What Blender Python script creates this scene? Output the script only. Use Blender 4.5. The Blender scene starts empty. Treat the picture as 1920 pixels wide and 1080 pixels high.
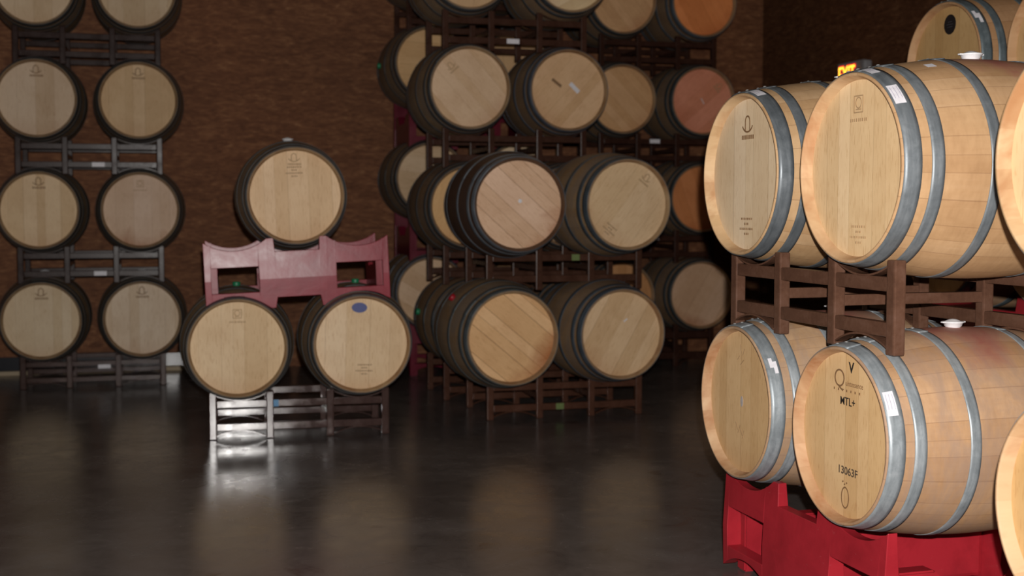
import bpy, bmesh, math, random
from math import sin, cos, pi, radians, sqrt, atan2
from mathutils import Vector, Matrix

random.seed(7)
scene = bpy.context.scene
COL = scene.collection

# ------------------------------------------------------------------ colour / render
scene.view_settings.view_transform = 'Standard'
scene.view_settings.look = 'None'
scene.view_settings.gamma = 1.0
scene.view_settings.use_curve_mapping = False
scene.view_settings.exposure = 0.0

# ------------------------------------------------------------------ materials
def new_mat(name):
    m = bpy.data.materials.new(name); m.use_nodes = True
    nt = m.node_tree
    return m, nt, nt.nodes['Principled BSDF']

class N:
    """small node-building helper"""
    def __init__(self, nt): self.nt = nt
    def add(self, t, **kw):
        n = self.nt.nodes.new(t)
        for k, v in kw.items(): setattr(n, k, v)
        return n
    def link(self, a, b): self.nt.links.new(a, b)
    def val(self, sock, v):
        if isinstance(v, bpy.types.NodeSocket): self.link(v, sock)
        else: sock.default_value = v
    def math(self, op, a, b=0.0, c=None, clamp=False):
        n = self.add('ShaderNodeMath', operation=op, use_clamp=clamp)
        self.val(n.inputs[0], a); self.val(n.inputs[1], b)
        if c is not None: self.val(n.inputs[2], c)
        return n.outputs[0]
    def noise(self, vec, scale, detail=3, rough=.5, dist=0.0):
        n = self.add('ShaderNodeTexNoise'); self.link(vec, n.inputs['Vector'])
        n.inputs['Scale'].default_value = scale; n.inputs['Detail'].default_value = detail
        n.inputs['Roughness'].default_value = rough; n.inputs['Distortion'].default_value = dist
        return n.outputs['Fac']
    def mapping(self, vec, scale=(1,1,1), loc=(0,0,0), rot=(0,0,0)):
        n = self.add('ShaderNodeMapping'); self.link(vec, n.inputs[0])
        self.val(n.inputs['Location'], loc)
        n.inputs['Rotation'].default_value = rot; n.inputs['Scale'].default_value = scale
        return n.outputs[0]
    def ramp(self, fac, stops):
        n = self.add('ShaderNodeValToRGB'); self.link(fac, n.inputs[0])
        e = n.color_ramp.elements
        while len(e) < len(stops): e.new(0.5)
        for i, (p, c) in enumerate(stops):
            e[i].position = p; e[i].color = (c[0], c[1], c[2], 1) if not isinstance(c, (int, float)) else (c, c, c, 1)
        return n.outputs[0]
    def mix(self, mode, fac, a, b):
        n = self.add('ShaderNodeMix', data_type='RGBA', blend_type=mode)
        self.val(n.inputs[0], fac)
        for s, v in ((n.inputs[6], a), (n.inputs[7], b)):
            if isinstance(v, bpy.types.NodeSocket): self.link(v, s)
            else: s.default_value = (v[0], v[1], v[2], 1)
        return n.outputs[2]
    def white(self, w):
        n = self.add('ShaderNodeTexWhiteNoise', noise_dimensions='1D'); self.link(w, n.inputs['W'])
        return n.outputs['Value']
    def bump(self, h, strength, dist, bsdf):
        n = self.add('ShaderNodeBump'); n.inputs['Strength'].default_value = strength
        n.inputs['Distance'].default_value = dist
        self.link(h, n.inputs['Height']); self.link(n.outputs[0], bsdf.inputs['Normal'])

def sep(n, vec):
    s = n.add('ShaderNodeSeparateXYZ'); n.link(vec, s.inputs[0]); return s.outputs

def obj_seed(n):
    """object coordinates plus a per-barrel seed taken from the object colour alpha"""
    tc = n.add('ShaderNodeTexCoord'); oi = n.add('ShaderNodeObjectInfo')
    seed = n.math('MULTIPLY', oi.outputs['Alpha'], 37.0)
    cmb = n.add('ShaderNodeCombineXYZ')
    for i in range(3): n.link(seed, cmb.inputs[i])
    va = n.add('ShaderNodeVectorMath', operation='ADD')
    n.link(tc.outputs['Object'], va.inputs[0]); n.link(cmb.outputs[0], va.inputs[1])
    return tc.outputs['Object'], va.outputs[0], seed, oi

def mat_staves():
    m, nt, b = new_mat('oak_staves'); n = N(nt)
    P, PS, seed, oi = obj_seed(n)
    x, y, z = sep(n, P)
    ang = n.math('ARCTAN2', x, z)
    u = n.math('MULTIPLY', n.math('ADD', ang, pi), 30/(2*pi))
    idx = n.math('FLOOR', n.math('ADD', u, n.math('MULTIPLY', n.math('SINE', n.math('MULTIPLY', u, 1.7)), .22)))
    rnd = n.white(n.math('ADD', idx, seed))
    fr = n.math('FRACT', n.math('ADD', u, n.math('MULTIPLY', n.math('SINE', n.math('MULTIPLY', u, 1.7)), .22)))
    edge = n.math('MINIMUM', fr, n.math('SUBTRACT', 1.0, fr))
    gap = n.math('LESS_THAN', edge, 0.018)
    grain = n.noise(n.mapping(PS, (55, 2.5, 55)), 1.0, 4, .6, .4)
    fleck = n.noise(n.mapping(PS, (20, 60, 20)), 1.0, 3, .6)
    blot = n.noise(PS, 5.0, 4, .6, .6)
    base = n.ramp(n.math('ADD', n.math('MULTIPLY', rnd, .5), n.math('MULTIPLY', grain, .5)),
                  [(0.1, (.46,.29,.155)), (.5, (.54,.36,.205)), (.9, (.61,.43,.27))])
    base = n.mix('MULTIPLY', .55, base, n.ramp(blot, [(.3, (.66,.60,.54)), (.6, (1,1,1))]))
    base = n.mix('MULTIPLY', .30, base, n.ramp(fleck, [(.3, (.7,.66,.6)), (.6, (1,1,1))]))
    base = n.mix('MIX', n.math('MULTIPLY', gap, .34), base, (.16,.08,.04))
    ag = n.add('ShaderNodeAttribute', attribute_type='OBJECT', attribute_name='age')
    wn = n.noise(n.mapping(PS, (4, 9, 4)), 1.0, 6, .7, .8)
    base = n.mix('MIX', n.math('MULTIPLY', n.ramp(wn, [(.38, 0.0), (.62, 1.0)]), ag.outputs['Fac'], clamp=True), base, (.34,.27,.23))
    rr = n.math('SQRT', n.math('ADD', n.math('MULTIPLY', x, x), n.math('MULTIPLY', z, z)))
    inner = n.math('LESS_THAN', rr, .2800)
    base = n.mix('MIX', inner, base, n.mix('MULTIPLY', 1.0, n.ramp(n.math('ADD', n.math('MULTIPLY', rnd, .6), n.math('MULTIPLY', grain, .4)),
                 [(0.1, (.54,.37,.21)), (.5, (.61,.43,.26)), (.9, (.67,.49,.31))]), n.ramp(blot, [(.32, (.70,.52,.42)), (.55, (1,1,1))])))
    # wine stain spilled round the bung (a stain with its own shape)
    ay = n.math('ABSOLUTE', y)
    sm = n.math('SUBTRACT', n.math('ADD', n.math('MULTIPLY', z, 3.2), n.math('MULTIPLY', blot, .9)),
                n.math('ADD', 1.12, n.math('MULTIPLY', ay, 1.7)), clamp=True)
    sm = n.math('MULTIPLY', sm, 2.4, clamp=True)
    at = n.add('ShaderNodeAttribute', attribute_type='OBJECT', attribute_name='stain')
    sm = n.math('MULTIPLY', sm, at.outputs['Fac'], clamp=True)
    base = n.mix('MIX', sm, base, (.33,.12,.10))
    col = n.mix('MULTIPLY', 1.0, base, oi.outputs['Color'])
    n.link(col, b.inputs['Base Color'])
    b.inputs['Roughness'].default_value = .62; b.inputs['Specular IOR Level'].default_value = .3
    h = n.math('SUBTRACT', n.math('MULTIPLY', grain, .3), n.math('MULTIPLY', gap, 1.0))
    n.bump(h, .35, .002, b)
    return m

def mat_head():
    m, nt, b = new_mat('oak_head'); n = N(nt)
    P, PS, seed, oi = obj_seed(n)
    x, y, z = sep(n, P)
    u0 = n.math('ADD', n.math('MULTIPLY', x, 11.5), 50.3)
    u = n.math('ADD', u0, n.math('MULTIPLY', n.math('SINE', n.math('ADD', n.math('MULTIPLY', u0, 2.1), seed)), .25))
    idx = n.math('FLOOR', u); fr = n.math('FRACT', u)
    rnd = n.white(n.math('ADD', idx, seed))
    edge = n.math('MINIMUM', fr, n.math('SUBTRACT', 1.0, fr))
    gap = n.math('LESS_THAN', edge, 0.014)
    grain = n.noise(n.mapping(PS, (60, 60, 4)), 1.0, 4, .6, .5)
    pores = n.noise(n.mapping(PS, (230, 230, 22)), 1.0, 2, .5, .3)
    blot = n.noise(PS, 4.5, 4, .6, .5)
    base = n.ramp(n.math('ADD', n.math('MULTIPLY', rnd, .62), n.math('MULTIPLY', grain, .38)),
                  [(0.12, (.60,.45,.29)), (.5, (.67,.52,.35)), (.88, (.73,.59,.43))])
    base = n.mix('MULTIPLY', .4, base, n.ramp(blot, [(.28, (.74,.64,.54)), (.58, (1,1,1))]))
    base = n.mix('MULTIPLY', .38, base, n.ramp(pores, [(.33, (.62,.46,.30)), (.43, (1,1,1))]))
    at = n.add('ShaderNodeAttribute', attribute_type='OBJECT', attribute_name='cracks')
    base = n.mix('MIX', n.math('MULTIPLY', gap, n.math('ADD', .25, at.outputs['Fac'], clamp=True)), base, (.16,.07,.025))
    # seepage stain near the lower edge of old heads
    sz = n.math('ADD', n.math('MULTIPLY', z, -4.0), n.math('MULTIPLY', blot, 1.5))
    sm = n.math('MULTIPLY', n.math('SUBTRACT', sz, 1.35, clamp=True), 1.5, clamp=True)
    at2 = n.add('ShaderNodeAttribute', attribute_type='OBJECT', attribute_name='stain')
    base = n.mix('MIX', n.math('MULTIPLY', sm, at2.outputs['Fac'], clamp=True), base, (.30,.11,.035))
    col = n.mix('MULTIPLY', 1.0, base, oi.outputs['Color'])
    n.link(col, b.inputs['Base Color'])
    b.inputs['Roughness'].default_value = .6; b.inputs['Specular IOR Level'].default_value = .3
    n.bump(n.math('SUBTRACT', n.math('MULTIPLY', pores, .4), gap), .3, .0015, b)
    return m

def mat_hoop():
    m, nt, b = new_mat('galvanised_hoop'); n = N(nt)
    P, PS, seed, oi = obj_seed(n)
    a = n.noise(n.mapping(PS, (9, 60, 9)), 1.0, 4, .6, .5)
    c = n.noise(PS, 14.0, 5, .7, .5)
    f = n.math('ADD', n.math('MULTIPLY', a, .5), n.math('MULTIPLY', c, .5))
    col = n.ramp(f, [(.3, (.19,.21,.22)), (.5, (.31,.335,.35)), (.7, (.47,.49,.50))])
    col = n.mix('MULTIPLY', 1.0, col, oi.outputs['Color'])
    n.link(col, b.inputs['Base Color'])
    b.inputs['Metallic'].default_value = .30
    n.link(n.ramp(c, [(.3, .34), (.7, .56)]), b.inputs['Roughness'])
    n.bump(c, .15, .002, b)
    return m

def mat_paint(name, dark, mid, lite, rough, coat=0.0, scale=9.0):
    m, nt, b = new_mat(name); n = N(nt)
    P, PS, seed, oi = obj_seed(n)
    f = n.noise(PS, scale, 5, .65, .4)
    s = n.noise(PS, scale*8, 3, .6)
    col = n.ramp(n.math('ADD', n.math('MULTIPLY', f, .7), n.math('MULTIPLY', s, .3)), [(.32, dark), (.52, mid), (.72, lite)])
    col = n.mix('MULTIPLY', 1.0, col, oi.outputs['Color'])
    n.link(col, b.inputs['Base Color'])
    n.link(n.ramp(f, [(.3, rough-.06), (.7, rough+.08)]), b.inputs['Roughness'])
    b.inputs['Coat Weight'].default_value = coat; b.inputs['Coat Roughness'].default_value = .25
    n.bump(s, .08, .002, b)
    return m

def mat_plastic():
    m, nt, b = new_mat('red_moulded_plastic'); n = N(nt)
    P, PS, seed, oi = obj_seed(n)
    f = n.noise(PS, 6.0, 5, .65, .4)
    sc = n.noise(n.mapping(PS, (14, 14, 40), rot=(.3,.5,.2)), 1.0, 5, .7, 1.2)
    col = n.ramp(f, [(.3, (.25,.013,.020)), (.6, (.34,.018,.028))])
    col = n.mix('MIX', n.ramp(sc, [(.66, 0.0), (.75, .45)]), col, (.45,.16,.16))
    col = n.mix('MULTIPLY', 1.0, col, oi.outputs['Color'])
    n.link(col, b.inputs['Base Color'])
    n.link(n.ramp(f, [(.3, .27), (.7, .35)]), b.inputs['Roughness'])
    b.inputs['Specular IOR Level'].default_value = .32
    n.bump(f, .10, .01, b)
    return m

def flat_mat(name, col, rough=.5, metal=0.0, emit=None, es=0.0):
    m, nt, b = new_mat(name); n = N(nt)
    P, PS, seed, oi = obj_seed(n)
    f = n.noise(PS, 60.0, 3, .6)
    c2 = n.ramp(f, [(.3, tuple(c*.88 for c in col)), (.7, tuple(min(1, c*1.05) for c in col))])
    n.link(c2, b.inputs['Base Color'])
    b.inputs['Roughness'].default_value = rough; b.inputs['Metallic'].default_value = metal
    if emit:
        b.inputs['Emission Color'].default_value = (*emit, 1); b.inputs['Emission Strength'].default_value = es
    return m

def mat_floor():
    m, nt, b = new_mat('polished_concrete'); n = N(nt)
    tc = n.add('ShaderNodeTexCoord'); P = tc.outputs['Object']
    a = n.noise(P, 1.3, 6, .62, .6); c = n.noise(P, 6.0, 6, .7, 1.0); d = n.noise(P, 2.6, 7, .72, 2.2)
    col = n.ramp(n.math('ADD', n.math('MULTIPLY', a, .6), n.math('MULTIPLY', c, .4)),
                 [(.3, (.072,.059,.054)), (.5, (.118,.101,.095)), (.7, (.165,.148,.142))])
    col = n.mix('MIX', n.ramp(d, [(.63, 0.0), (.76, .30)]), col, (.36,.34,.34))
    # dark wine drips
    e = n.noise(n.mapping(P, loc=(3.3, 7.1, 0)), 3.4, 4, .6, .8)
    col = n.mix('MIX', n.ramp(e, [(.64, 0.0), (.72, .5)]), col, (.045,.022,.018))
    n.link(col, b.inputs['Base Color'])
    n.link(n.ramp(c, [(.3, .17), (.7, .29)]), b.inputs['Roughness'])
    b.inputs['Specular IOR Level'].default_value = .25
    n.bump(c, .04, .004, b)
    return m

def mat_osb(name, k=1.0):
    m, nt, b = new_mat(name); n = N(nt)
    tc = n.add('ShaderNodeTexCoord'); P = tc.outputs['Object']
    x, y, z = sep(n, P)
    a = n.noise(n.mapping(P, (5, 5, 17)), 1.0, 5, .68, 1.4)
    c = n.noise(n.mapping(P, (11, 11, 46), loc=(3, 1, 2)), 1.0, 3, .6, 1.0)
    g = n.noise(P, .8, 3, .5)
    f = n.math('ADD', n.math('MULTIPLY', a, .6), n.math('MULTIPLY', c, .4))
    col = n.ramp(f, [(.32, tuple(k*v for v in (.105,.038,.017))), (.48, tuple(k*v for v in (.190,.075,.034))),
                     (.58, tuple(k*v for v in (.27,.115,.052))), (.72, tuple(k*v for v in (.46,.25,.12)))])
    col = n.mix('MULTIPLY', .5, col, n.ramp(g, [(.3, (.72,.74,.74)), (.7, (1,.95,.9))]))
    n.link(col, b.inputs['Base Color'])
    b.inputs['Roughness'].default_value = .7; b.inputs['Specular IOR Level'].default_value = .25
    n.bump(f, .25, .004, b)
    return m

M_STAVE = mat_staves(); M_HEAD = mat_head(); M_HOOP = mat_hoop()
M_STEEL = mat_paint('brown_painted_steel', (.055,.027,.018), (.080,.040,.026), (.105,.058,.042), .27, 0)
M_STEEL.node_tree.nodes['Principled BSDF'].inputs['Specular IOR Level'].default_value = .16
M_GLOSS = mat_paint('glossy_brown_steel', (.050,.027,.022), (.075,.042,.034), (.100,.062,.052), .15, 0)
M_GLOSS.node_tree.nodes['Principled BSDF'].inputs['Specular IOR Level'].default_value = .8
M_RED = mat_plastic()
M_FLOOR = mat_floor(); M_OSB = mat_osb('oriented_strand_board'); M_OSB2 = mat_osb('shaded_strand_board', .55)  # second board: right wall's dimness under grazing flash put into the colour
M_CEIL = flat_mat('dark_ceiling_paint', (.03,.026,.024), .9)
M_WHITE = flat_mat('white_silicone', (.80,.80,.82), .4)
M_PAPER = flat_mat('white_paper', (.78,.76,.80), .55)
M_GREEN = flat_mat('green_silicone', (.015,.20,.09), .4)
M_REDB = flat_mat('red_silicone', (.35,.01,.02), .4)
M_INK = flat_mat('black_ink', (.022,.018,.015), .6)
M_BURN = flat_mat('burnt_brand', (.23,.125,.055), .7)
M_FAINT = flat_mat('faint_print', (.42,.27,.14), .7)
M_TINT = flat_mat('label_print', (.33,.30,.42), .6)
M_BLUE = flat_mat('blue_sticker', (.055,.075,.25), .5)
M_BLACK = flat_mat('black_sticker', (.010,.010,.013), .4)
M_RIVET = flat_mat('bright_rivet', (.75,.75,.74), .3, .7)
M_TAPE = flat_mat('blue_tape', (.10,.28,.50), .5)
M_GTAPE = flat_mat('green_tape', (.13,.18,.05), .6)
M_SIGN = flat_mat('grey_sign_housing', (.30,.29,.30), .5)
M_GLOW = flat_mat('lit_letters', (.9,.2,.05), .5, 0, (1.0,.42,.03), 3.2)
M_HALO = flat_mat('red_letter_glow', (.6,.02,.02), .5, 0, (1.0,.02,.03), .9)  # for enlarged letters standing in for the red glow round EXIT
M_TRIM = flat_mat('black_vinyl_base', (.022,.023,.028), .2)
M_LUM = flat_mat('raw_lumber', (.40,.31,.20), .6)

# ------------------------------------------------------------------ mesh helpers
def mesh_from(name, bm, mat, smooth=False):
    me = bpy.data.meshes.new(name); bm.to_mesh(me); bm.free()
    me.materials.append(mat)
    if smooth:
        for p in me.polygons: p.use_smooth = True
    return me

def add_obj(name, me, parent=None, loc=(0,0,0), rot=(0,0,0), color=None):
    o = bpy.data.objects.new(name, me); COL.objects.link(o)
    o.location = loc; o.rotation_euler = rot
    if parent: o.parent = parent
    if color: o.color = color
    return o

def thing(name, label, cat, loc, rotz=0.0, group=None):
    o = bpy.data.objects.new(name, None); COL.objects.link(o)
    o.empty_display_size = .1
    o.location = loc; o.rotation_euler = (0, 0, rotz)
    o['label'] = label; o['category'] = cat
    if group: o['group'] = group
    return o

def structure(name, me, label, **kw):
    o = add_obj(name, me, **kw); o['kind'] = 'structure'; o['label'] = label
    return o

def box(bm, x0, x1, y0, y1, z0, z1, bev=0.0, seg=2):
    r = bmesh.ops.create_cube(bm, size=1.0)
    vs = r['verts']
    for v in vs:
        v.co = Vector(((x0+x1)/2 + v.co.x*(x1-x0), (y0+y1)/2 + v.co.y*(y1-y0), (z0+z1)/2 + v.co.z*(z1-z0)))
    if bev:
        es = set(e for v in vs for e in v.link_edges)
        bmesh.ops.bevel(bm, geom=list(es), offset=bev, segments=seg, affect='EDGES', profile=.6)

def box_mesh(name, mat, *a, bev=0.0):
    bm = bmesh.new(); box(bm, *a, bev=bev); return mesh_from(name, bm, mat)

def lathe_y(bm, prof, seg=96, closed=False):
    """prof: list of (y, r) turned about the Y axis"""
    rings = []
    for (y, r) in prof:
        if r <= 1e-6: rings.append([bm.verts.new((0, y, 0))])
        else: rings.append([bm.verts.new((r*sin(2*pi*i/seg), y, r*cos(2*pi*i/seg))) for i in range(seg)])
    prs = list(zip(rings, rings[1:]))
    if closed: prs.append((rings[-1], rings[0]))
    for a, b_ in prs:
        for i in range(seg):
            j = (i+1) % seg
            if len(a) == 1 and len(b_) == 1: continue
            if len(a) == 1: bm.faces.new((a[0], b_[i], b_[j]))
            elif len(b_) == 1: bm.faces.new((a[i], b_[0], a[j]))
            else: bm.faces.new((a[i], b_[i], b_[j], a[j]))
    bmesh.ops.recalc_face_normals(bm, faces=bm.faces)

def lathe_z(bm, prof, seg=32):
    rings = []
    for (z, r) in prof:
        if r <= 1e-6: rings.append([bm.verts.new((0, 0, z))])
        else: rings.append([bm.verts.new((r*cos(2*pi*i/seg), r*sin(2*pi*i/seg), z)) for i in range(seg)])
    for a, b_ in zip(rings, rings[1:]):
        for i in range(seg):
            j = (i+1) % seg
            if len(a) == 1: bm.faces.new((a[0], b_[i], b_[j]))
            elif len(b_) == 1: bm.faces.new((a[i], b_[0], a[j]))
            else: bm.faces.new((a[i], b_[i], b_[j], a[j]))
    bmesh.ops.recalc_face_normals(bm, faces=bm.faces)

# ------------------------------------------------------------------ barrel meshes
LEN = .86; HL = LEN/2; RB = .341; RC = .287
def rad(y): return RB - (RB-RC)*(abs(y)/HL)**2

def staves_mesh():
    bm = bmesh.new()
    pr = []
    # inner chime wall, bevel, outer curve, bevel, inner chime wall
    pr += [(-HL+.060, .262), (-HL+.045, .2655), (-HL+.006, .2765), (-HL+.001, .2790), (-HL, .2800), (-HL, .2850), (-HL+.002, .2868)]
    ny = 28
    for i in range(1, ny):
        y = -HL + LEN*i/ny
        pr.append((y, rad(y)))
    pr += [(HL-.002, .2868), (HL, .2850), (HL, .2800), (HL-.001, .2790), (HL-.006, .2765), (HL-.045, .2655), (HL-.060, .262)]
    lathe_y(bm, pr, 120)
    return mesh_from('staves', bm, M_STAVE, True)

def head_mesh(sign):
    bm = bmesh.new()
    y0 = sign*(HL-.036)
    lathe_y(bm, [(y0, 0), (y0, .08), (y0, .16), (y0, .24), (y0, .2690), (y0 - sign*.02, .2690), (y0 - sign*.02, 0)], 96)
    me = mesh_from('head', bm, M_HEAD, False)
    return me

def hoop_mesh(ya, yb, t=.0022):
    bm = bmesh.new()
    n = 4
    out = []
    ys = [ya + (yb-ya)*i/n for i in range(n+1)]
    prof = [(y, rad(y)+.0006) for y in ys] + [(y, rad(y)+t) for y in reversed(ys)]
    lathe_y(bm, prof, 120, closed=True)
    # overlap seam: a second thickness over a short arc on top
    a0, a1, m = radians(-14), radians(9), 10
    outer = [[bm.verts.new(((rad(y)+t*1.9)*sin(a0+(a1-a0)*i/m), y, (rad(y)+t*1.9)*cos(a0+(a1-a0)*i/m))) for i in range(m+1)] for y in ys]
    inner = [[bm.verts.new(((rad(y)+t*.5)*sin(a0+(a1-a0)*i/m), y, (rad(y)+t*.5)*cos(a0+(a1-a0)*i/m))) for i in range(m+1)] for y in ys]
    for j in range(n):
        for i in range(m):
            bm.faces.new((outer[j][i], outer[j][i+1], outer[j+1][i+1], outer[j+1][i]))
    for i in range(m):
        bm.faces.new((outer[0][i], inner[0][i], inner[0][i+1], outer[0][i+1]))
        bm.faces.new((outer[n][i], outer[n][i+1], inner[n][i+1], inner[n][i]))
    for j in range(n):
        bm.faces.new((outer[j][0], outer[j+1][0], inner[j+1][0], inner[j][0]))
        bm.faces.new((outer[j][m], inner[j][m], inner[j+1][m], outer[j+1][m]))
    bmesh.ops.recalc_face_normals(bm, faces=bm.faces)
    me = mesh_from('hoop', bm, M_HOOP, True)
    return me

def bung_mesh(mat, wide=True):
    bm = bmesh.new()
    if wide:
        lathe_z(bm, [(-.02, .020), (.0, .024), (.004, .028), (.013, .031), (.015, .036), (.018, .036), (.0195, .026), (.023, .018), (.026, .010), (.027, 0)], 28)
        for s in (-1, 1): box(bm, s*.034-.010, s*.034+.010, -.007, .007, .0135, .0185, bev=.002)
    else:
        lathe_z(bm, [(-.02, .018), (.0, .022), (.018, .025), (.024, .022), (.026, 0)], 20)
    return mesh_from('bung', bm, mat, True)

def patch_mesh(name, mat, ya, yb, a0, a1, off, m=8, cut=False):
    """curved sticker on the barrel's side; angles from the top towards +X"""
    bm = bmesh.new(); rows = []
    for j in range(3):
        y = ya + (yb-ya)*j/2
        rows.append([bm.verts.new(((rad(y)+off)*sin(a0+(a1-a0)*i/m), y, (rad(y)+off)*cos(a0+(a1-a0)*i/m))) for i in range(m+1)])
    for j in range(2):
        for i in range(m):
            if cut and ((j == 0 and i >= m-3) or (j == 1 and i < 2)): continue
            bm.faces.new((rows[j][i], rows[j][i+1], rows[j+1][i+1], rows[j+1][i]))
    me = mesh_from(name, bm, mat, True)
    return me

ME_STAVE = staves_mesh()
ME_HEADF = head_mesh(-1); ME_HEADR = head_mesh(1)
HOOPY = [(-HL+.005, -HL+.056), (-HL+.084, -HL+.122), (-HL+.262, -HL+.298), (HL-.298, HL-.262), (HL-.122, HL-.084), (HL-.056, HL-.005)]
ME_HOOPS = [hoop_mesh(a, b) for a, b in HOOPY]
ME_BUNG = {'white': bung_mesh(M_WHITE), 'green': bung_mesh(M_GREEN, False), 'red': bung_mesh(M_REDB, False)}
_bm = bmesh.new(); lathe_z(_bm, [(0, .0065), (.002, .006), (.0035, .003), (.004, 0)], 12)
ME_RIVET = mesh_from('rivet', _bm, M_RIVET, True)

# flat print on the head; drawn in X (right) / Z (up), facing -Y
YF = -HL + .036
def flat_poly(bm, pts, y=0.0, th=.0006):
    f = [bm.verts.new((x, y-th, z)) for x, z in pts]; g = [bm.verts.new((x, y, z)) for x, z in pts]
    bm.faces.new(f); bm.faces.new(list(reversed(g)))
    for i in range(len(pts)):
        j = (i+1) % len(pts); bm.faces.new((f[i], f[j], g[j], g[i]))
def flat_rect(bm, cx, cz, w, h, rot=0.0):
    c, s = cos(rot), sin(rot)
    flat_poly(bm, [(cx + a*c - b*s, cz + a*s + b*c) for a, b in ((-w/2,-h/2),(w/2,-h/2),(w/2,h/2),(-w/2,h/2))])
def flat_arc(bm, cx, cz, rx, rz, t, a0, a1, n=24):
    for i in range(n):
        p, q = a0+(a1-a0)*i/n, a0+(a1-a0)*(i+1)/n
        flat_poly(bm, [(cx+rx*cos(p), cz+rz*sin(p)), (cx+rx*cos(q), cz+rz*sin(q)), (cx+(rx-t)*cos(q), cz+(rz-t)*sin(q)), (cx+(rx-t)*cos(p), cz+(rz-t)*sin(p))])
def finish_flat(name, bm, mat):
    bmesh.ops.recalc_face_normals(bm, faces=bm.faces)
    return mesh_from(name, bm, mat)

def emblem_arch(s=1.0, mat=None):
    """cooper's burnt mark: an arch standing on a curved base line, smudged lettering below"""
    bm = bmesh.new(); t = .006*s
    flat_arc(bm, 0, .024*s, .020*s, .022*s, t, 0, pi)
    flat_rect(bm, -.0175*s, .008*s, t, .034*s); flat_rect(bm, .0175*s, .008*s, t, .034*s)
    flat_arc(bm, 0, .024*s, .045*s, .040*s, t, radians(205), radians(335))
    random.seed(3); x = -.044*s
    while x < .044*s:
        w = random.uniform(.005, .010)*s
        flat_rect(bm, x+w/2, -.032*s, w*.75, .015*s); x += w+.0015*s
    return finish_flat('emblem', bm, mat or M_BURN)
def emblem_lines(mat=None, s=1.0):
    bm = bmesh.new(); random.seed(5)
    for k, (cx, hw) in enumerate(((.0, .042), (-.004, .014), (-.002, .050), (0, .018))):
        x = cx-hw
        while x < cx+hw:
            w = random.uniform(.004, .010); flat_rect(bm, (x+w/2)*s, (.026-.018*k)*s, w*.7*s, .008*s); x += w+.003
    return finish_flat('stamp', bm, mat or M_BURN)
def emblem_square(mat=None):
    bm = bmesh.new(); t = .0035
    for a in (-1, 1):
        flat_rect(bm, a*.024, 0, t, .05); flat_rect(bm, 0, a*.025, .05, t)
    flat_arc(bm, 0, .004, .017, .018, t, 0, 2*pi); flat_rect(bm, 0, -.016, .030, .003)
    random.seed(9); x = -.045
    while x < .045:
        w = random.uniform(.005, .011); flat_rect(bm, x+w/2, -.048, w*.7, .010); x += w+.003
    return finish_flat('emblem', bm, mat or M_FAINT)
def ring_print(rx, rz, t, mat, name='stamp'):
    bm = bmesh.new(); flat_arc(bm, 0, 0, rx, rz, t, 0, 2*pi, 32); return finish_flat(name, bm, mat)
def disc_mesh(name, rx, rz, mat, th=.001):
    bm = bmesh.new(); flat_poly(bm, [(rx*cos(2*pi*i/32), rz*sin(2*pi*i/32)) for i in range(32)], th=th); return finish_flat(name, bm, mat)
def rect_mesh(name, w, h, mat, rot=0.0):
    bm = bmesh.new(); flat_rect(bm, 0, 0, w, h, rot); return finish_flat(name, bm, mat)

def text_mesh(name, s, size, mat, offset=0.0, sx=1.0, extrude=.0003, shear=0.0):
    cu = bpy.data.curves.new(name, 'FONT'); cu.body = s; cu.size = size; cu.extrude = extrude
    cu.align_x = 'CENTER'; cu.align_y = 'CENTER'; cu.offset = offset; cu.shear = shear
    ob = bpy.data.objects.new('tmp', cu); COL.objects.link(ob)
    bpy.context.view_layer.update()
    dg = bpy.context.evaluated_depsgraph_get()
    me = bpy.data.meshes.new_from_object(ob.evaluated_get(dg))
    bpy.data.objects.remove(ob); bpy.data.curves.remove(cu)
    me.materials.clear(); me.materials.append(mat)
    me.transform(Matrix.Rotation(pi/2, 4, 'X') @ Matrix.Scale(sx, 4, (1, 0, 0)))
    me.name = name
    return me

ME_ARCH = emblem_arch(); ME_ARCH_S = emblem_arch(.85, M_FAINT); ME_LINES = emblem_lines(); ME_SQ = emblem_square()

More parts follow.
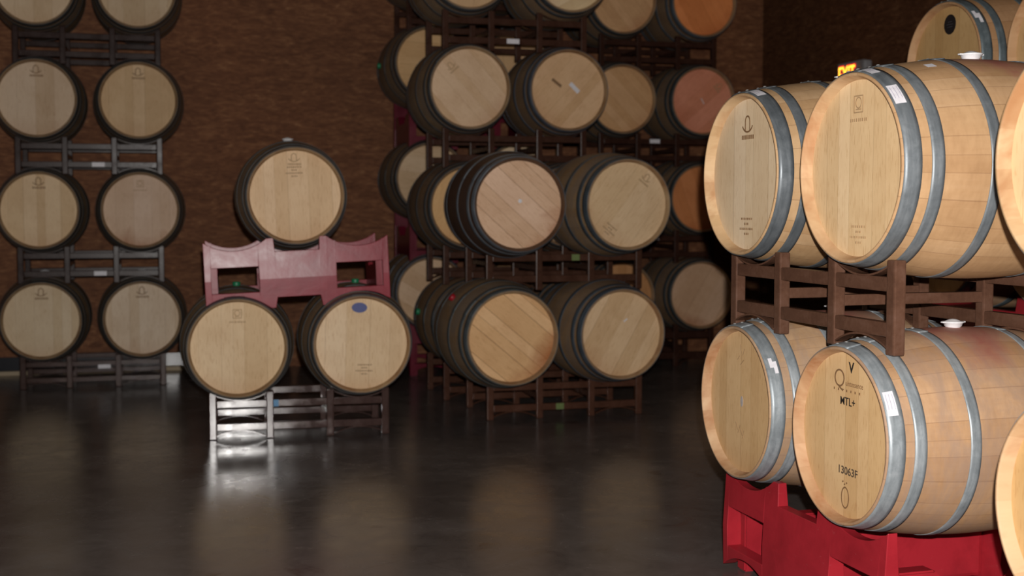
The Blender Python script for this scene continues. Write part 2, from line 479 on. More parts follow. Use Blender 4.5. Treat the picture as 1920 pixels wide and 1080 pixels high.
# ------------------------------------------------------------------ barrels
BARREL_ROOTS = []
def barrel(label, base_xy, rotz, zc, dx=0, push=0, dyaw=0, roll=0, head=(1,1,1), body=(.55,.5,.43), hoop=(.5,.5,.5),
           bung='white', stain=0.0, cracks=0.0, hstain=0.35, group=None, near=False, age=0.0, size=1.0):
    """base_xy: the point midway between the two front heads of the stack; dx along the row, push towards the viewer's side"""
    c, s = cos(rotz), sin(rotz)
    lx, ly = dx, -push + HL
    # yaw about the head's centre
    cy, sy = cos(dyaw), sin(dyaw)
    hx, hy = dx - sy*0, -push
    lx, ly = hx - sy*HL, hy + cy*HL
    X = base_xy[0] + c*lx - s*ly; Y = base_xy[1] + s*lx + c*ly
    t = thing('wine_barrel', label, 'barrel', (X, Y, zc-RB*size), rotz+dyaw, group)
    t.scale = (size,)*3
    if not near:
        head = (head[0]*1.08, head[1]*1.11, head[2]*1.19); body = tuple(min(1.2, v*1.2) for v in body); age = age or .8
    seed = random.random()
    L = (0, 0, RB); R = (0, roll, 0)
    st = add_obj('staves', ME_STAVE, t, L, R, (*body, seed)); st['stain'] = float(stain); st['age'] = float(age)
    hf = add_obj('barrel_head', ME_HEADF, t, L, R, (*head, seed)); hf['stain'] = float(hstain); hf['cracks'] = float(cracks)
    hr = add_obj('barrel_head', ME_HEADR, t, L, R, (*head, seed+.1)); hr['stain'] = 0.0; hr['cracks'] = 0.0
    hoops = []
    for k, me in enumerate(ME_HOOPS):
        h = add_obj('hoop', me, t, L, R, (*hoop, seed+.03*k)); hoops.append(h)
    if near:
        for k, h in enumerate(hoops[:3]):
            ya, yb = HOOPY[k]
            for (yy, aa) in ((ya*.7+yb*.3, -7), (ya*.3+yb*.7, -3)):
                r = rad(yy)+.0040; a = radians(aa)
                add_obj('rivet', ME_RIVET, h, (r*sin(a), yy, r*cos(a)), (0, a, 0))
    if bung:
        b = add_obj('bung', ME_BUNG[bung], t, (RB*sin(roll), 0, RB+RB*cos(roll)), (0, roll, pi/2 if bung == 'white' else 0))
        b['label'] = bung+' silicone bung'
    t['_roll'] = roll
    BARREL_ROOTS.append(t)
    return t

def on_head(t, name, me, x, z, rot=0.0, lift=.0006, label=None):
    """print or sticker lying on the front head, at (x, z) from its centre before the barrel's roll"""
    roll = t['_roll']
    v = Matrix.Rotation(roll, 4, 'Y') @ Vector((x, YF-lift, z))
    o = add_obj(name, me, t, (v.x, v.y, v.z+RB), (0, roll+rot, 0))
    if label: o['label'] = label
    return o
def on_side(t, name, me, label=None):
    o = add_obj(name, me, t, (0, 0, RB), (0, t['_roll'], 0))
    if label: o['label'] = label
    return o

# ------------------------------------------------------------------ steel rack
RW = 1.065; TB = .044; PX = [-RW/2+TB/2, -.178, .178, RW/2-TB/2]; FY = .28; RSEAT = .320
Z_TOP = .235; RACK_H = .284
def strap_mesh(up):
    """curved cradle strap between two posts, hugging a barrel above (up) or below"""
    bm = bmesh.new(); n = 14; hw = .150; t = .006
    A, B = [], []
    for i in range(n+1):
        x = -hw + 2*hw*i/n
        sg = RSEAT - sqrt(RSEAT**2 - x*x)
        z = Z_TOP + sg if up else .049 - sg
        z2 = z - t if up else z + t
        A.append([bm.verts.new((x, y, z)) for y in (-.019, .019)]); B.append([bm.verts.new((x, y, z2)) for y in (-.019, .019)])
    for i in range(n):
        bm.faces.new((A[i][0], A[i+1][0], A[i+1][1], A[i][1])); bm.faces.new((B[i][0], B[i][1], B[i+1][1], B[i+1][0]))
        bm.faces.new((A[i][0], B[i][0], B[i+1][0], A[i+1][0])); bm.faces.new((A[i][1], A[i+1][1], B[i+1][1], B[i][1]))
    for q in (0, n): bm.faces.new((A[q][0], A[q][1], B[q][1], B[q][0]))
    bmesh.ops.recalc_face_normals(bm, faces=bm.faces)
    return mesh_from('cradle_strap', bm, M_STEEL, False)
ME_POST = box_mesh('post', M_STEEL, -TB/2, TB/2, -.020, .020, 0, RACK_H, bev=.006)
ME_RAIL = box_mesh('rail', M_STEEL, -RW/2+TB, RW/2-TB, -.016, .016, -.022, .022, bev=.004)
ME_SIDE = box_mesh('side_bar', M_STEEL, -.016, .016, -FY+.018, FY-.018, -.018, .018, bev=.004)
ME_STRAPU = strap_mesh(True); ME_STRAPD = strap_mesh(False)
ME_TAG = box_mesh('paper_tag', M_PAPER, -.046, .046, -.0015, 0, -.017, .017, bev=.0006)
def steel_rack(label, base_xy, rotz, z, yc=HL, dx=0, tint=(1,1,1), group=None, tag=None, tape=None, zs=1.0, gloss=False):
    c, s = cos(rotz), sin(rotz)
    X = base_xy[0] + c*dx - s*yc; Y = base_xy[1] + s*dx + c*yc
    t = thing('barrel_rack', label, 'rack', (X, Y, z), rotz, group)
    sd = random.random(); C = (*tint, sd)
    for fy in (-FY, FY):
        for px in PX: add_obj('post', ME_POST, t, (px, fy, 0), (0,0,0), C)
        add_obj('rail', ME_RAIL, t, (0, fy, Z_TOP-.019-.006), (0,0,0), C)
        add_obj('rail', ME_RAIL, t, (0, fy, .049+.006+.019), (0,0,0), C)
        for cx in (-.3555, .3555):
            add_obj('cradle_strap', ME_STRAPU, t, (cx, fy, 0), (0,0,0), C)
            add_obj('cradle_strap', ME_STRAPD, t, (cx, fy, 0), (0,0,0), C)
    for px in (PX[1], PX[2]): add_obj('side_bar', ME_SIDE, t, (px, 0, .142), (0,0,0), C)
    if tag is not None:
        o = add_obj('paper_tag', ME_TAG, t, (tag[0], -FY-.0165, tag[1])); o['label'] = 'white paper tag'
    if tape:
        me = box_mesh('tape', tape[2], -.027, .027, -.0008, .0, -.020, .020)
        o = add_obj('tape', me, t, (tape[0], -FY-.0166, tape[1])); o['label'] = tape[3]
    if zs != 1.0: t.scale = (1, 1, zs)
    if gloss:
        for ch in t.children:
            if ch.data.materials[0] == M_STEEL:
                ch.material_slots[0].link = 'OBJECT'; ch.material_slots[0].material = M_GLOSS
    return t

# ------------------------------------------------------------------ red moulded rack
PW = .537; PIN = .135; DIP = .343; RP = .303; SC = .3625
def sag(dx): return RP - sqrt(max(RP**2 - dx*dx, 0))
def panel_mesh():
    """front/rear panel: saddles above, arches below, one window under each saddle; faces at y=-.03/.03"""
    bm = bmesh.new(); zt = lambda x: None
    xs = []
    def top(x):
        a = abs(x)
        if a < PIN-.006: return .330
        if a < PIN: return .330 + (a-(PIN-.006))/.006*(DIP+.066-.330)
        return min(DIP + sag(min(a, PW)-SC), DIP+.066)
    def bot(x):
        a = abs(x)
        if a < PIN-.010: return .062
        if a < PIN+.002: return .062*(1-(a-(PIN-.010))/.012)
        return max(0.0, .073 - sag(a-SC))
    w0, w1, wz0, wz1 = SC-.138, SC+.138, .098, .248
    xs = sorted(set([round(v, 5) for v in
        [-PW, PW, w0, w1, -w0, -w1, PIN, -PIN, PIN-.006, -(PIN-.006), PIN-.010, -(PIN-.010), PIN+.002, -PIN-.002, 0] +
        [PW*i/40 for i in range(-40, 41)]]))
    def near_edge(x, z): return 0
    for i in range(len(xs)-1):
        a, b = xs[i], xs[i+1]
        mid = abs((a+b)/2)
        win = w0 < mid < w1
        spans = [(lambda x: bot(x), lambda x: wz0), (lambda x: wz1, lambda x: top(x))] if win else [(bot, top)]
        for lo, hi in spans:
            v = [(a, lo(a)), (b, lo(b)), (b, hi(b)), (a, hi(a))]
            bm.faces.new([bm.verts.new((x, -.030, z)) for x, z in v])
    bmesh.ops.remove_doubles(bm, verts=bm.verts, dist=1e-5)
    bmesh.ops.recalc_face_normals(bm, faces=bm.faces)
    if sum(f.normal.y for f in bm.faces) > 0: bmesh.ops.reverse_faces(bm, faces=bm.faces)
    ret = bmesh.ops.extrude_face_region(bm, geom=bm.faces[:])
    for g in ret['geom']:
        if isinstance(g, bmesh.types.BMVert): g.co.y += .060
    bmesh.ops.recalc_face_normals(bm, faces=bm.faces)
    bmesh.ops.bisect_plane(bm, geom=bm.verts[:]+bm.edges[:]+bm.faces[:], plane_co=(0,0,.172), plane_no=(0,0,1))
    for v in bm.verts:
        k = 1 if v.co.y < 0 else -1
        v.co.y += k*(max(0, v.co.z-.172)*.060 + max(0, .172-v.co.z)*.02)
    # soften the moulded outline
    es = [e for e in bm.edges if len(e.link_faces) == 2 and e.calc_face_angle() > radians(50)]
    bmesh.ops.bevel(bm, geom=es, offset=.007, segments=2, affect='EDGES', profile=.5, clamp_overlap=True)
    return mesh_from('panel', bm, M_RED, False)
def side_mesh():
    """side beam between the panels, stepped down in the middle with a sloping shoulder"""
    bm = bmesh.new(); d = FP-.028
    pts = [(-d, .0), (-d+.05, .0), (-d+.09, .055), (d-.09, .055), (d-.05, .0), (d, 0), (d, .27), (d-.13, .27), (d-.19, .205), (-d+.19, .205), (-d+.13, .27), (-d, .27)]
    f = [bm.verts.new((-.032, y, z)) for y, z in pts]; g = [bm.verts.new((.032, y, z)) for y, z in pts]
    bm.faces.new(f); bm.faces.new(list(reversed(g)))
    for i in range(len(pts)):
        j = (i+1) % len(pts); bm.faces.new((f[i], g[i], g[j], f[j]))
    bmesh.ops.recalc_face_normals(bm, faces=bm.faces)
    es = [e for e in bm.edges if e.calc_face_angle() > radians(25)]
    bmesh.ops.bevel(bm, geom=es, offset=.006, segments=2, affect='EDGES')
    bmesh.ops.triangulate(bm, faces=[f for f in bm.faces if len(f.verts) > 4])
    return mesh_from('side_beam', bm, M_RED)
FP = .33
ME_PANEL = panel_mesh(); ME_BEAM = side_mesh()
ME_DECK = box_mesh('deck', M_RED, -.125, .125, -FP+.028, FP-.028, .10, .285, bev=.015)
def plastic_rack(label, base_xy, rotz, z, yc=HL-.02, tint=(1,1,1), group=None, zs=1.0, tilt=0.0, dx=0.0):
    c, s = cos(rotz), sin(rotz)
    X = base_xy[0] + c*dx - s*yc; Y = base_xy[1] + s*dx + c*yc
    t = thing('plastic_barrel_rack', label, 'rack', (X, Y, z), rotz, group)
    t.rotation_euler = (0, tilt, rotz)
    C = (*tint, random.random())
    add_obj('front_panel', ME_PANEL, t, (0, -FP, 0), (0,0,0), C)
    add_obj('rear_panel', ME_PANEL, t, (0, FP, 0), (0,0,0), C)
    for sx in (-1, 1): add_obj('side_beam', ME_BEAM, t, (sx*(PW-.040), 0, 0), (0,0,0), C)
    add_obj('deck', ME_DECK, t, (0, 0, 0), (0,0,0), C)
    if zs != 1.0: t.scale = (1, 1, zs)
    return t

# ------------------------------------------------------------------ the room
def plane_mesh(name, mat, pts):
    bm = bmesh.new(); bm.faces.new([bm.verts.new(p) for p in pts]); return mesh_from(name, bm, mat)
WALL_Y = 11.12; WALL_X = 5.55; CEIL = 7.0; XL = -9.0; YN = -6.0
structure('floor', box_mesh('floor', M_FLOOR, XL, WALL_X+.2, YN, WALL_Y+.2, -.1, 0), 'dark polished concrete floor')
structure('wall_back', box_mesh('wall_back', M_OSB, XL, WALL_X, WALL_Y, WALL_Y+.15, 0, CEIL), 'brown strand board wall behind the stacks')
structure('wall_right', box_mesh('wall_right', M_OSB2, WALL_X, WALL_X+.15, YN, WALL_Y+.15, 0, CEIL), 'dark board wall on the right')
structure('ceiling', box_mesh('ceiling', M_CEIL, XL, WALL_X+.2, YN, WALL_Y+.2, CEIL, CEIL+.1), 'dark ceiling')
structure('trim_1', box_mesh('trim', M_TRIM, XL, 1.0, WALL_Y-.015, WALL_Y, .035, .15, bev=.004), 'black vinyl base along the back wall')
structure('trim_2', box_mesh('trim', M_LUM, XL, .25, WALL_Y-.05, WALL_Y, 0, .036, bev=.004), 'pale lumber strip at the foot of the back wall')
structure('trim_3', box_mesh('trim', M_OSB2, WALL_X-.03, WALL_X, 8.05, 8.15, 0, CEIL, bev=.004), 'dark vertical batten on the right wall')

# ------------------------------------------------------------------ stacks
Z1 = Z_TOP + RSEAT          # centre of a barrel on a floor rack
PITCH = .826
HX = .3625

# ---- A: four-high stack against the wall at the left edge
A = (-.49, 10.06); A_ROT = 0.0
tier_word = ['bottom tier', 'second tier', 'third tier', 'top tier']
colsA = {0: [((.95,.92,.82), 0), ((1.0,.98,.96), 0)], 1: [((1.05,.95,.78), 0), ((.98,.88,.86), 0)],
         2: [((.88,.82,.76), 0), ((.92,.80,.62), 0)], 3: [((.95,.90,.80), 0), ((.85,.80,.70), 0)]}
for k in range(4):
    z = Z1 - .028 + PITCH*k
    for j in (0, 1):
        side = ('left', 'right')[j]
        extra = {(0,0): 'dark rim', (0,1): 'smooth pale head', (1,0): 'yellowish head', (1,1): 'pinkish head, stained lower edge',
                 (2,0): 'faded greyish head', (2,1): 'amber head, dark arched brand', (3,0): 'only its lower half in view', (3,1): 'cut by the photo top'}[(k, j)]
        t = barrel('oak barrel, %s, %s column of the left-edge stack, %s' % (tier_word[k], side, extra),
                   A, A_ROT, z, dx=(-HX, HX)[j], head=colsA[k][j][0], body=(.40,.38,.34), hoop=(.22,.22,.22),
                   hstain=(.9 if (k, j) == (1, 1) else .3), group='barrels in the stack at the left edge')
        on_head(t, 'emblem', ME_ARCH if (k, j) != (1, 1) else ME_SQ, 0, .20, label='burnt cooper mark')
    steel_rack('dark steel rack under the %s of the stack at the left edge' % tier_word[k], A, A_ROT, PITCH*k - (.028 if k else 0), zs=1.0 if k else .88,
               tint=(.45,.45,.55) if k else (.6,.6,.7), tag=([.06, .075] if k in (1, 2) else ([.075, .18] if k == 0 else None)), group='racks of the stack at the left edge')

# ---- M: three barrels in the middle of the floor, red rack between
Mx = (.795, 7.50); M_ROT = radians(-3.0)
steel_rack('steel floor rack with blue tape, under the pair of barrels below the red rack', Mx, M_ROT, 0,
           tint=(1.0,1.0,1.05), gloss=True, tape=(-.155, Z_TOP-.025, M_TAPE, 'strip of blue tape'))
mb = barrel('oak barrel with pale head, lower left of the three around the red rack', Mx, M_ROT, Z1, dx=-HX,
            head=(1.08,.98,.80), body=(.48,.46,.40), hoop=(.32,.32,.32), bung='green')
on_head(mb, 'emblem', ME_SQ, 0, .20)
mc = barrel('oak barrel with a blue oval sticker on its head, under the red rack', Mx, M_ROT, Z1+.012, dx=HX-.005, push=.04, dyaw=radians(1.5),
            roll=radians(2), head=(1.12,1.03,.88), body=(.55,.5,.42), hoop=(.4,.4,.4), bung='green')
on_head(mc, 'sticker', disc_mesh('sticker', .046, .030, M_BLUE), -.02, .215, label='blue oval sticker')
on_head(mc, 'stamp', ME_LINES, .02, -.15)
MZ = Z1 + .236
plastic_rack('red moulded plastic rack lying across the two lower barrels of the three-barrel group', Mx, M_ROT, MZ, tint=(.9, 1.0, 1.3), tilt=radians(-2.4))
mt = barrel('single oak barrel with pale head on top of the red rack, bare wall behind', Mx, M_ROT, MZ+.330+.322, dx=-.01,
            push=-.17, dyaw=radians(2), head=(1.12,.98,.80), body=(.5,.46,.40), hoop=(.36,.37,.38), bung='white', roll=radians(-2))
on_head(mt, 'emblem', ME_ARCH_S, 0, .215, .02); on_head(mt, 'stamp', ME_LINES, .0, .145)

# ---- C: two-high stack, nearest of the central group
Cx = (2.488, 7.77); C_ROT = 0.0
steel_rack('brown steel floor rack under the two-high centre stack, yellow-green mark on lower rail', Cx, C_ROT, 0, dx=.07,
           tint=(1.0,.85,.8), tape=(-.04, .074, M_GTAPE, 'yellow-green mark'))
c1 = barrel('oak barrel with diagonal cracked planks, bottom left of the two-high centre stack', Cx, C_ROT, Z1+.018, dx=-HX-.040, push=.28, size=1.015,
            roll=radians(-50), dyaw=radians(2), head=(1.10,.85,.58), body=(.48,.46,.42), hoop=(.36,.39,.40), cracks=.75, hstain=.9, bung='red')
c2 = barrel('oak barrel with plain tan head, bottom right of the two-high centre stack', Cx, C_ROT, Z1+.014, dx=HX-.015, push=.20, dyaw=radians(4),
            roll=radians(30), head=(1.02,.88,.70), body=(.50,.46,.41), hoop=(.30,.34,.40))
on_head(c2, 'chalk_mark', rect_mesh('chalk_mark', .008, .030, M_PAPER), -.02, .09, .4)
steel_rack('brown steel rack between the tiers of the two-high centre stack', Cx, C_ROT, PITCH+.012, dx=.065,
           tint=(.8,.7,.66), tape=(.07, Z_TOP-.025, M_GTAPE, 'green mark'))
c3 = barrel('black-bodied oak barrel with stained diagonal planks, upper left of the two-high centre stack', Cx, C_ROT, Z1+PITCH+.01, dx=-HX+.01, push=.27,
            roll=radians(-48), head=(1.10,.92,.84), body=(.16,.12,.11), hoop=(.55,.58,.64), cracks=.5, hstain=1.0, bung=None)
on_head(c3, 'sticker', disc_mesh('sticker', .012, .012, M_PAPER), .02, .01, label='small white dot')
c4 = barrel('oak barrel with pale head and slanting brand, upper right of the two-high centre stack', Cx, C_ROT, Z1+PITCH+.010, dx=HX+.02, push=.20,
            roll=radians(38), dyaw=radians(4.5), head=(1.02,.90,.72), body=(.52,.49,.44), hoop=(.26,.30,.34))
on_head(c4, 'emblem', ME_ARCH_S, 0, .205); on_head(c4, 'stamp', ME_LINES, 0, -.20)

# ---- E: four-high stack right behind C
E = (2.475, 8.69); E_ROT = 0.0
specE = {(0,0): dict(head=(.95,.85,.65), body=(.46,.41,.34), bung='green', roll=radians(-80), dx=.05, dist='green bung'),
         (0,1): dict(head=(.95,.85,.65), body=(.42,.37,.32), roll=radians(20), dx=.05, dist='a sliver'),
         (1,0): dict(head=(1.05,.82,.52), body=(.34,.31,.28), bung='green', roll=radians(12), dist='amber crescent'),
         (1,1): dict(head=(.95,.85,.7), body=(.42,.36,.30), roll=radians(20), dist='mostly hidden'),
         (2,0): dict(head=(1.0,.86,.72), body=(.45,.44,.41), bung=None, roll=radians(-42), dist='slanting planks'),
         (2,1): dict(head=(.98,.78,.58), body=(.42,.38,.33), roll=radians(42), push=.0, hoop=(.40,.42,.50), dist='white label'),
         (3,0): dict(head=(.98,.86,.68), body=(.45,.44,.41), roll=radians(10), dist='cut off'),
         (3,1): dict(head=(1.05,1.0,.82), body=(.50,.47,.43), roll=radians(60), push=.06, dist='straw head')}
for k in range(4):
    for j in (0, 1):
        sp = dict(specE[(k, j)]); dist = sp.pop('dist'); ddx = sp.pop('dx', 0)
        sp.setdefault('hoop', (.26,.27,.28))
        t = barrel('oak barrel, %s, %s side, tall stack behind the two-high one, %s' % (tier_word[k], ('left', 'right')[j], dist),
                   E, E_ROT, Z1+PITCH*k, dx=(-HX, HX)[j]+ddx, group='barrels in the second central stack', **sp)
        if (k, j) == (2, 1):
            on_head(t, 'label', rect_mesh('label', .030, .090, M_PAPER), .02, .045, radians(-88), label='white paper label')
            on_head(t, 'stamp', rect_mesh('stamp', .020, .085, M_BURN), -.10, -.02, radians(-95))
        if (k, j) == (2, 0): on_head(t, 'emblem', ME_ARCH_S, 0, .19)
        if (k, j) == (3, 0): pass
    steel_rack('dark steel rack under the %s of the tall stack behind the two-high one' % tier_word[k], E, E_ROT, PITCH*k,
               tint=(.72,.62,.60) if k else (.9,.75,.7), tag=([-.02, .075] if k == 3 else None), group='racks of the second central stack')

# ---- D1: stack on red racks against the wall, left
D1 = (2.49, 10.08)
zs1 = 1.09
zr = 0.0; zc = DIP*zs1 + RP + .008
specD1 = {(0,0): dict(head=(1.0,.86,.74), hoop=(.50,.53,.60), bung='green', roll=radians(-58), dist='green bung'),
          (0,1): dict(head=(.9,.7,.5), dist='hidden'),
          (1,0): dict(head=(.95,.85,.72), bung=None, roll=radians(-85), dist='knot mark'),
          (1,1): dict(head=(1.1,1.05,.92), dist='pale head'),
          (2,0): dict(head=(.98,.78,.52), bung='green', roll=radians(-88), dist='amber head'),
          (2,1): dict(head=(.98,.80,.58), dist='tan head'),
          (3,0): dict(head=(.85,.75,.6), dist='barely seen'),
          (3,1): dict(head=(.95,.75,.5), dist='glimpsed')}
for k in range(4):
    if k < 3:
        plastic_rack('red plastic rack under the %s of the wall stack left of centre' % tier_word[k], D1, 0, zr, tint=(.42,.5,.85), zs=zs1, group='red racks of the wall stack left of centre')
    else:
        steel_rack('dark steel rack under the top tier of the wall stack left of centre', D1, 0, zr, tint=(.6,.5,.5))
    for j in (0, 1):
        sp = dict(specD1[(k, j)]); dist = sp.pop('dist'); sp.setdefault('hoop', (.24,.24,.24))
        barrel('oak barrel, %s, %s side of the red-racked wall stack, %s' % (tier_word[k], ('left', 'right')[j], dist),
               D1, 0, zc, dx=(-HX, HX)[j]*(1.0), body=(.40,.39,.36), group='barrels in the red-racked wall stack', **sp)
    if k < 2: zr = zc + .236; zc = zr + DIP*zs1 + RP + .008
    elif k == 2: zr = zc + RSEAT - .049; zc = zr + Z1

# ---- D2: stack against the wall, right of centre
D2 = (4.12, 10.06)
zc0 = Z_TOP*1.3 + RSEAT
specD2 = {(0,0): dict(head=(.8,.5,.28), dist='orange edge'),
          (0,1): dict(head=(.90,.72,.62), roll=radians(32), hstain=.8, dist='purple-streaked head'),
          (1,0): dict(head=(.95,.65,.38), dist='strip seen'),
          (1,1): dict(head=(.90,.42,.20), roll=radians(-20), hstain=.8, dist='rust orange head'),
          (2,0): dict(head=(1.0,.74,.50), roll=radians(-45), dist='plain tan head'),
          (2,1): dict(head=(1.05,.52,.42), roll=radians(50), dist='salmon red head'),
          (3,0): dict(head=(1.0,.76,.54), roll=radians(-40), dist='slanting planks'),
          (3,1): dict(head=(1.15,.50,.22), roll=radians(-30), hoop=(.40,.44,.50), dist='orange head')}
for sp in specD2.values(): sp['bung'] = None
for k in range(4):
    if k == 0: steel_rack('dark steel rack in shadow on the floor under the wall stack right of centre', D2, 0, 0, tint=(.5,.42,.42), tag=([-.03, Z_TOP-.02]), zs=1.3)
    else:
        steel_rack('dark steel rack under the %s of the wall stack right of centre' % tier_word[k], D2, 0, zc0+RSEAT-.049+PITCH*(k-1),
                   tint=(.55,.46,.46), tag=([-.03, Z_TOP-.02] if k in (1, 2) else None), group='racks of the wall stack right of centre')
    for j in (0, 1):
        sp = dict(specD2[(k, j)]); dist = sp.pop('dist'); sp.setdefault('hoop', (.24,.26,.27)); sp.setdefault('hstain', .4)
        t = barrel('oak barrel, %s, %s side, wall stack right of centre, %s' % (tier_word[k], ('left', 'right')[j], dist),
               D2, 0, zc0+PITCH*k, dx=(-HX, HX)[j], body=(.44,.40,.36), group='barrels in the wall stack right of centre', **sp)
        if (k, j) == (2, 1):
            on_head(t, 'chalk_mark', rect_mesh('chalk_mark', .006, .055, M_PAPER), .0, .0, radians(-80))
            on_head(t, 'emblem', ME_ARCH_S, 0, .19)
        if (k, j) == (2, 0): on_head(t, 'chalk_mark', rect_mesh('chalk_mark', .022, .012, M_PAPER), -.03, .16)

# ---- N: near stack on the right, barrels lying crosswise
NR = radians(-88.75)
rowv = Vector((cos(NR), sin(NR), 0))
NC = (2.012, 3.835)
LBODY = (1.12,1.08,1.02)
plastic_rack('bright red moulded rack on the floor at the lower right, under the near barrels', NC, NR, 0, tint=(1.15,1.1,1.1), yc=HL-.02, dx=-.02)
ZL = DIP + RP + .006
l1 = barrel('near oak barrel with a white blotch on its hoop, left end of the red rack', NC, NR, ZL+.018, dx=-HX, push=.030, near=True, age=.55, size=.95,
            head=(1.0,.84,.62), body=(.92,.86,.82), hoop=(.92,.95,.97), stain=1.0, hstain=.35, bung='white')
l2 = barrel('near oak wine barrel stamped MTL+ and 13063F, on the red rack', NC, NR, ZL+.014, dx=HX-.03, push=.022, near=True, age=.55, size=.96,
            head=(1.05,.88,.64), body=(.92,.82,.76), hoop=(.95,.98,1.0), stain=1.0, hstain=.3, bung='white')
ZR = ZL + .010 + RSEAT - .049
steel_rack('brown steel rack between the lower and upper near barrels at the right', NC, NR, ZR, yc=.36, tint=(1.35,1.3,1.25))
ZN = ZR + Z1 + .002
n1 = barrel('near oak barrel with pale head and arched brand, left on the brown steel rack', NC, NR, ZN, dx=-HX+.0, push=.0, near=True,
            head=(1.20,1.20,1.18), body=(1.0,.95,.86), hoop=(.42,.44,.46), stain=.0, hstain=.0, bung='white')
n2 = barrel('near upper oak barrel with two white labels on its hoop and a white bung', NC, NR, ZN, dx=HX, push=.0, near=True,
            head=(1.20,1.10,.92), body=(1.02,.95,.87), hoop=(.56,.58,.60), stain=.9, hstain=.0, bung='white')
# prints
on_head(n1, 'emblem', ME_ARCH, 0, .165, label='burnt arched brand'); on_head(n1, 'stamp', ME_LINES, .0, -.185)
on_head(n2, 'emblem', ME_SQ, .0, .195, label='faint square brand'); on_head(n2, 'stamp', emblem_lines(M_FAINT, .9), .01, -.20)
on_head(l2, 'stamp', text_mesh('stamp', 'V', .048, M_INK, offset=.0012), .025, .220, label='black letter V')
on_head(l2, 'stamp', text_mesh('stamp', 'Q', .085, M_BURN, offset=-.001), -.045, .178, label='thin brand letter Q')
on_head(l2, 'stamp', text_mesh('stamp', 'uintessence', .026, M_BURN, sx=.85), .043, .168, label='faint lettering')
_bm = bmesh.new()
for i in range(7): flat_rect(_bm, -.075+.025*i, 0, .006, .008)
on_head(l2, 'stamp', finish_flat('stamp', _bm, M_BURN), .0, .144)
on_head(l2, 'stamp', text_mesh('stamp', 'MTL+', .037, M_INK, offset=.0004, sx=1.0), .006, .108, label='black letters MTL+')
on_head(l2, 'stamp', text_mesh('stamp', '13063F', .036, flat_mat('grey_ink', (.10,.07,.045), .6), sx=1.12, offset=.0006), .012, -.118, label='black number 13063F')
_bm = bmesh.new()
for i, (a, b) in enumerate(((-.014, .006), (-.004, -.002), (.008, .004))): flat_rect(_bm, a, b, .008, .005, .5)
on_head(l2, 'stamp', finish_flat('stamp', _bm, M_BURN), .0, -.160)
on_head(l2, 'stamp', ring_print(.024, .036, .005, M_BURN), .0, -.205)
# faded pencil marks on l1
_bm = bmesh.new()
for (a, b, w, h, r) in ((-.01, .20, .006, .045, .3), (.012, .19, .006, .04, -.5), (-.03, .165, .005, .03, -.8), (.0, .15, .006, .045, -.9), (-.04, -.10, .006, .04, .5),
                        (-.02, -.11, .006, .045, -.5), (.0, -.12, .006, .035, .6), (.015, -.125, .006, .04, -.3)):
    flat_rect(_bm, a, b, w*.7, h*.8, r)
on_head(l1, 'stamp', finish_flat('stamp', _bm, M_FAINT), .0, .0)
on_head(l1, 'chalk_mark', disc_mesh('chalk_mark', .010, .020, flat_mat('grey_smudge', (.45,.40,.38), .6)), .0, .0)
# labels on hoops
def hoop_label(t, a0, a1, hoop=0, w=(.010, .042), cut=False):
    ya = -HL + w[0]; yb = -HL + w[1]
    o = on_side(t, 'label', patch_mesh('label', M_PAPER, ya, yb, radians(a0), radians(a1), .0045, cut=cut), label='white paper label')
    if not cut:
        for q in range(5):
            m = patch_mesh('print', M_TINT, ya+.006+.005*q, ya+.0072+.005*q, radians(a0+(a1-a0)*.12), radians(a0+(a1-a0)*(.9 if q % 2 else .75)), .0050)
            if q in (0, 2, 4):
                p = add_obj('print', m, o)
hoop_label(n2, 38, 53); hoop_label(n2, 8, 21, w=(.012, .040)); hoop_label(n1, 10, 24, w=(.012, .044))
hoop_label(l2, 54, 69); hoop_label(l1, 50, 62, w=(.020, .046), cut=True)
on_side(n2, 'tag', patch_mesh('tag', M_PAPER, -HL+.185, -HL+.215, radians(19), radians(24), .0012, 4), 'small white mark')

# third column at the photo's right edge
N3 = (NC[0] + rowv.x*1.70, NC[1] + rowv.y*1.70)
plastic_rack('red moulded rack on the floor under the barrels cut by the photo right edge', N3, NR, 0, tint=(1.25,1.1,1.1))
l3 = barrel('near oak wine barrel with orange rim, lower one cut by the photo right edge', N3, NR, ZL, dx=-HX+.03, push=.0, near=True,
            head=(1.0,.84,.56), body=(.84,.76,.70), hoop=(.95,.98,1.0), stain=.8, hstain=.1)
steel_rack('brown steel rack between the two barrels cut by the photo right edge', N3, NR, ZR, yc=.36, tint=(1.35,1.3,1.25))
n3 = barrel('near oak wine barrel with a creamy head, upper one cut by the photo right edge', N3, NR, ZN, dx=-HX, push=.0, near=True,
            head=(1.15,1.08,.90), body=(.78,.75,.68), hoop=(.7,.75,.8), stain=.5, hstain=0)

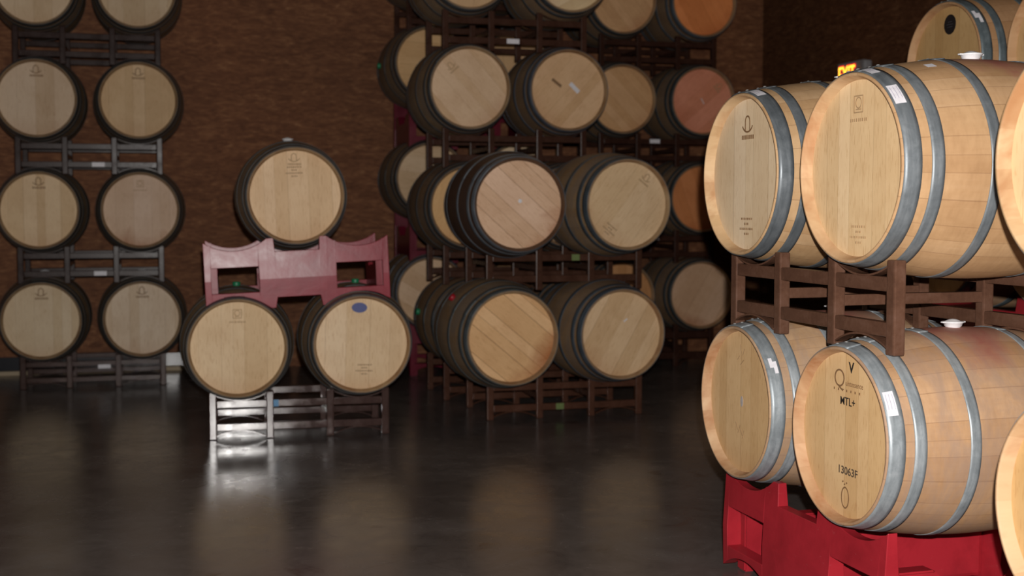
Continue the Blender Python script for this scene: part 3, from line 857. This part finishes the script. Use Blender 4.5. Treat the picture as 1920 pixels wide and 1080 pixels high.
# ---- T: row behind the near stack
TC = (3.60, 4.97)
steel_rack('brown steel rack on the floor behind the near stack, lowest of its stack', TC, NR, 0, zs=.33, tint=(.8,.8,.8))
ZT = [.400, 1.226, 2.052]
plastic_rack('red plastic rack half hidden behind the near barrels', TC, NR, ZT[0]+.245, zs=.80, tint=(.9,.9,.9))
steel_rack('brown steel rack under the two barrels showing at the photo top right corner', TC, NR, ZT[1]+RSEAT-.049, tint=(.9,.9,.9))
for k in range(3):
    for j in (0, 1):
        lab = {(2,0): 'oak barrel with a round black sticker on its head, upper right',
               (2,1): 'oak barrel in the top right corner, right of the black-stickered one'}.get((k, j),
               'oak barrel, %s, %s side, hidden behind the near barrels' % (('lower tier', 'middle tier')[k % 2], ('far', 'near')[j]))
        t = barrel(lab, TC, NR, ZT[k], dx=(-HX, HX+.03)[j], near=(k == 2), head=(.82,.66,.42) if j == 0 else (.92,.74,.50),
                   body=(.85,.72,.62), hoop=(.45,.52,.54), hstain=0, stain=.4, group='barrels behind the near stack')
        if (k, j) == (2, 0):
            s_ = on_head(t, 'sticker', disc_mesh('sticker', .045, .047, M_BLACK), .01, .185, label='round black sticker')
            _bm = bmesh.new()
            for i, w in enumerate((.03, .05, .036)): flat_rect(_bm, 0, .012-.012*i, w, .003)
            add_obj('print', finish_flat('print', _bm, flat_mat('grey_print', (.05,.05,.06), .5)), s_, (0, -.0012, 0))
            hoop_label(t, 42, 57, w=(.012, .042), cut=True)

# ------------------------------------------------------------------ exit sign on the right wall
es = thing('exit_sign', 'lit red EXIT sign with grey housing on the dark right wall', 'sign', (WALL_X, 9.45, 2.325), radians(-90))
# local: X along the wall (towards the viewer), -Y out of the wall
add_obj('housing', box_mesh('housing', M_SIGN, -.20, .20, -.045, 0, 0, .245, bev=.008), es)
add_obj('lamp_head', box_mesh('lamp_head', M_SIGN, .20, .27, -.075, 0, .10, .235, bev=.02), es)
o = add_obj('letters', text_mesh('letters', 'EXIT', .205, M_HALO, offset=.010, sx=.62, extrude=.002), es, (-.045, -.047, .135)); o['label'] = 'red glow shaped round the letters EXIT'
o2 = add_obj('letters', text_mesh('letters', 'EXIT', .205, M_GLOW, offset=.0, sx=.62, extrude=.002), es, (-.045, -.051, .135)); o2['label'] = 'glowing letters EXIT'

for t in BARREL_ROOTS:
    if '_roll' in t: del t['_roll']

# ------------------------------------------------------------------ camera
F_PX = 2390.0
cam = bpy.data.cameras.new('camera'); co = bpy.data.objects.new('camera', cam); COL.objects.link(co)
cam.sensor_width = 36.0; cam.lens = F_PX/1920*36.0
yaw = radians(15.5); pitch = math.atan(150/F_PX)
CAMZ = 1.37
co.location = (0, 0, CAMZ)
co.rotation_euler = (pi/2 - pitch, 0, -yaw)
cam.clip_start = .05; cam.clip_end = 100
cam.dof.use_dof = True; cam.dof.focus_distance = 4.1; cam.dof.aperture_fstop = 3.2
scene.camera = co

# ------------------------------------------------------------------ light: the camera's flash, and faint overhead fill added for ambient light
fl = bpy.data.lights.new('flash', 'POINT'); fl.energy = 960; fl.shadow_soft_size = .02; fl.color = (1.0, .96, .92)
fo = bpy.data.objects.new('flash', fl); COL.objects.link(fo)
fo.location = (.045*cos(yaw), -.045*sin(yaw), CAMZ+.14)
for i, (x, y) in enumerate(((-2.5, 3.0), (2.5, 7.5))):
    al = bpy.data.lights.new('overhead_fill', 'AREA'); al.energy = 6; al.size = 1.2; al.color = (1.0, .85, .65)  # added area light, a weak ambient fill from above
    ao = bpy.data.objects.new('overhead_fill', al); COL.objects.link(ao); ao.location = (x, y, 6.6)
w = bpy.data.worlds.new('world'); scene.world = w; w.use_nodes = True
w.node_tree.nodes['Background'].inputs[0].default_value = (1, .9, .8, 1)
w.node_tree.nodes['Background'].inputs[1].default_value = .005
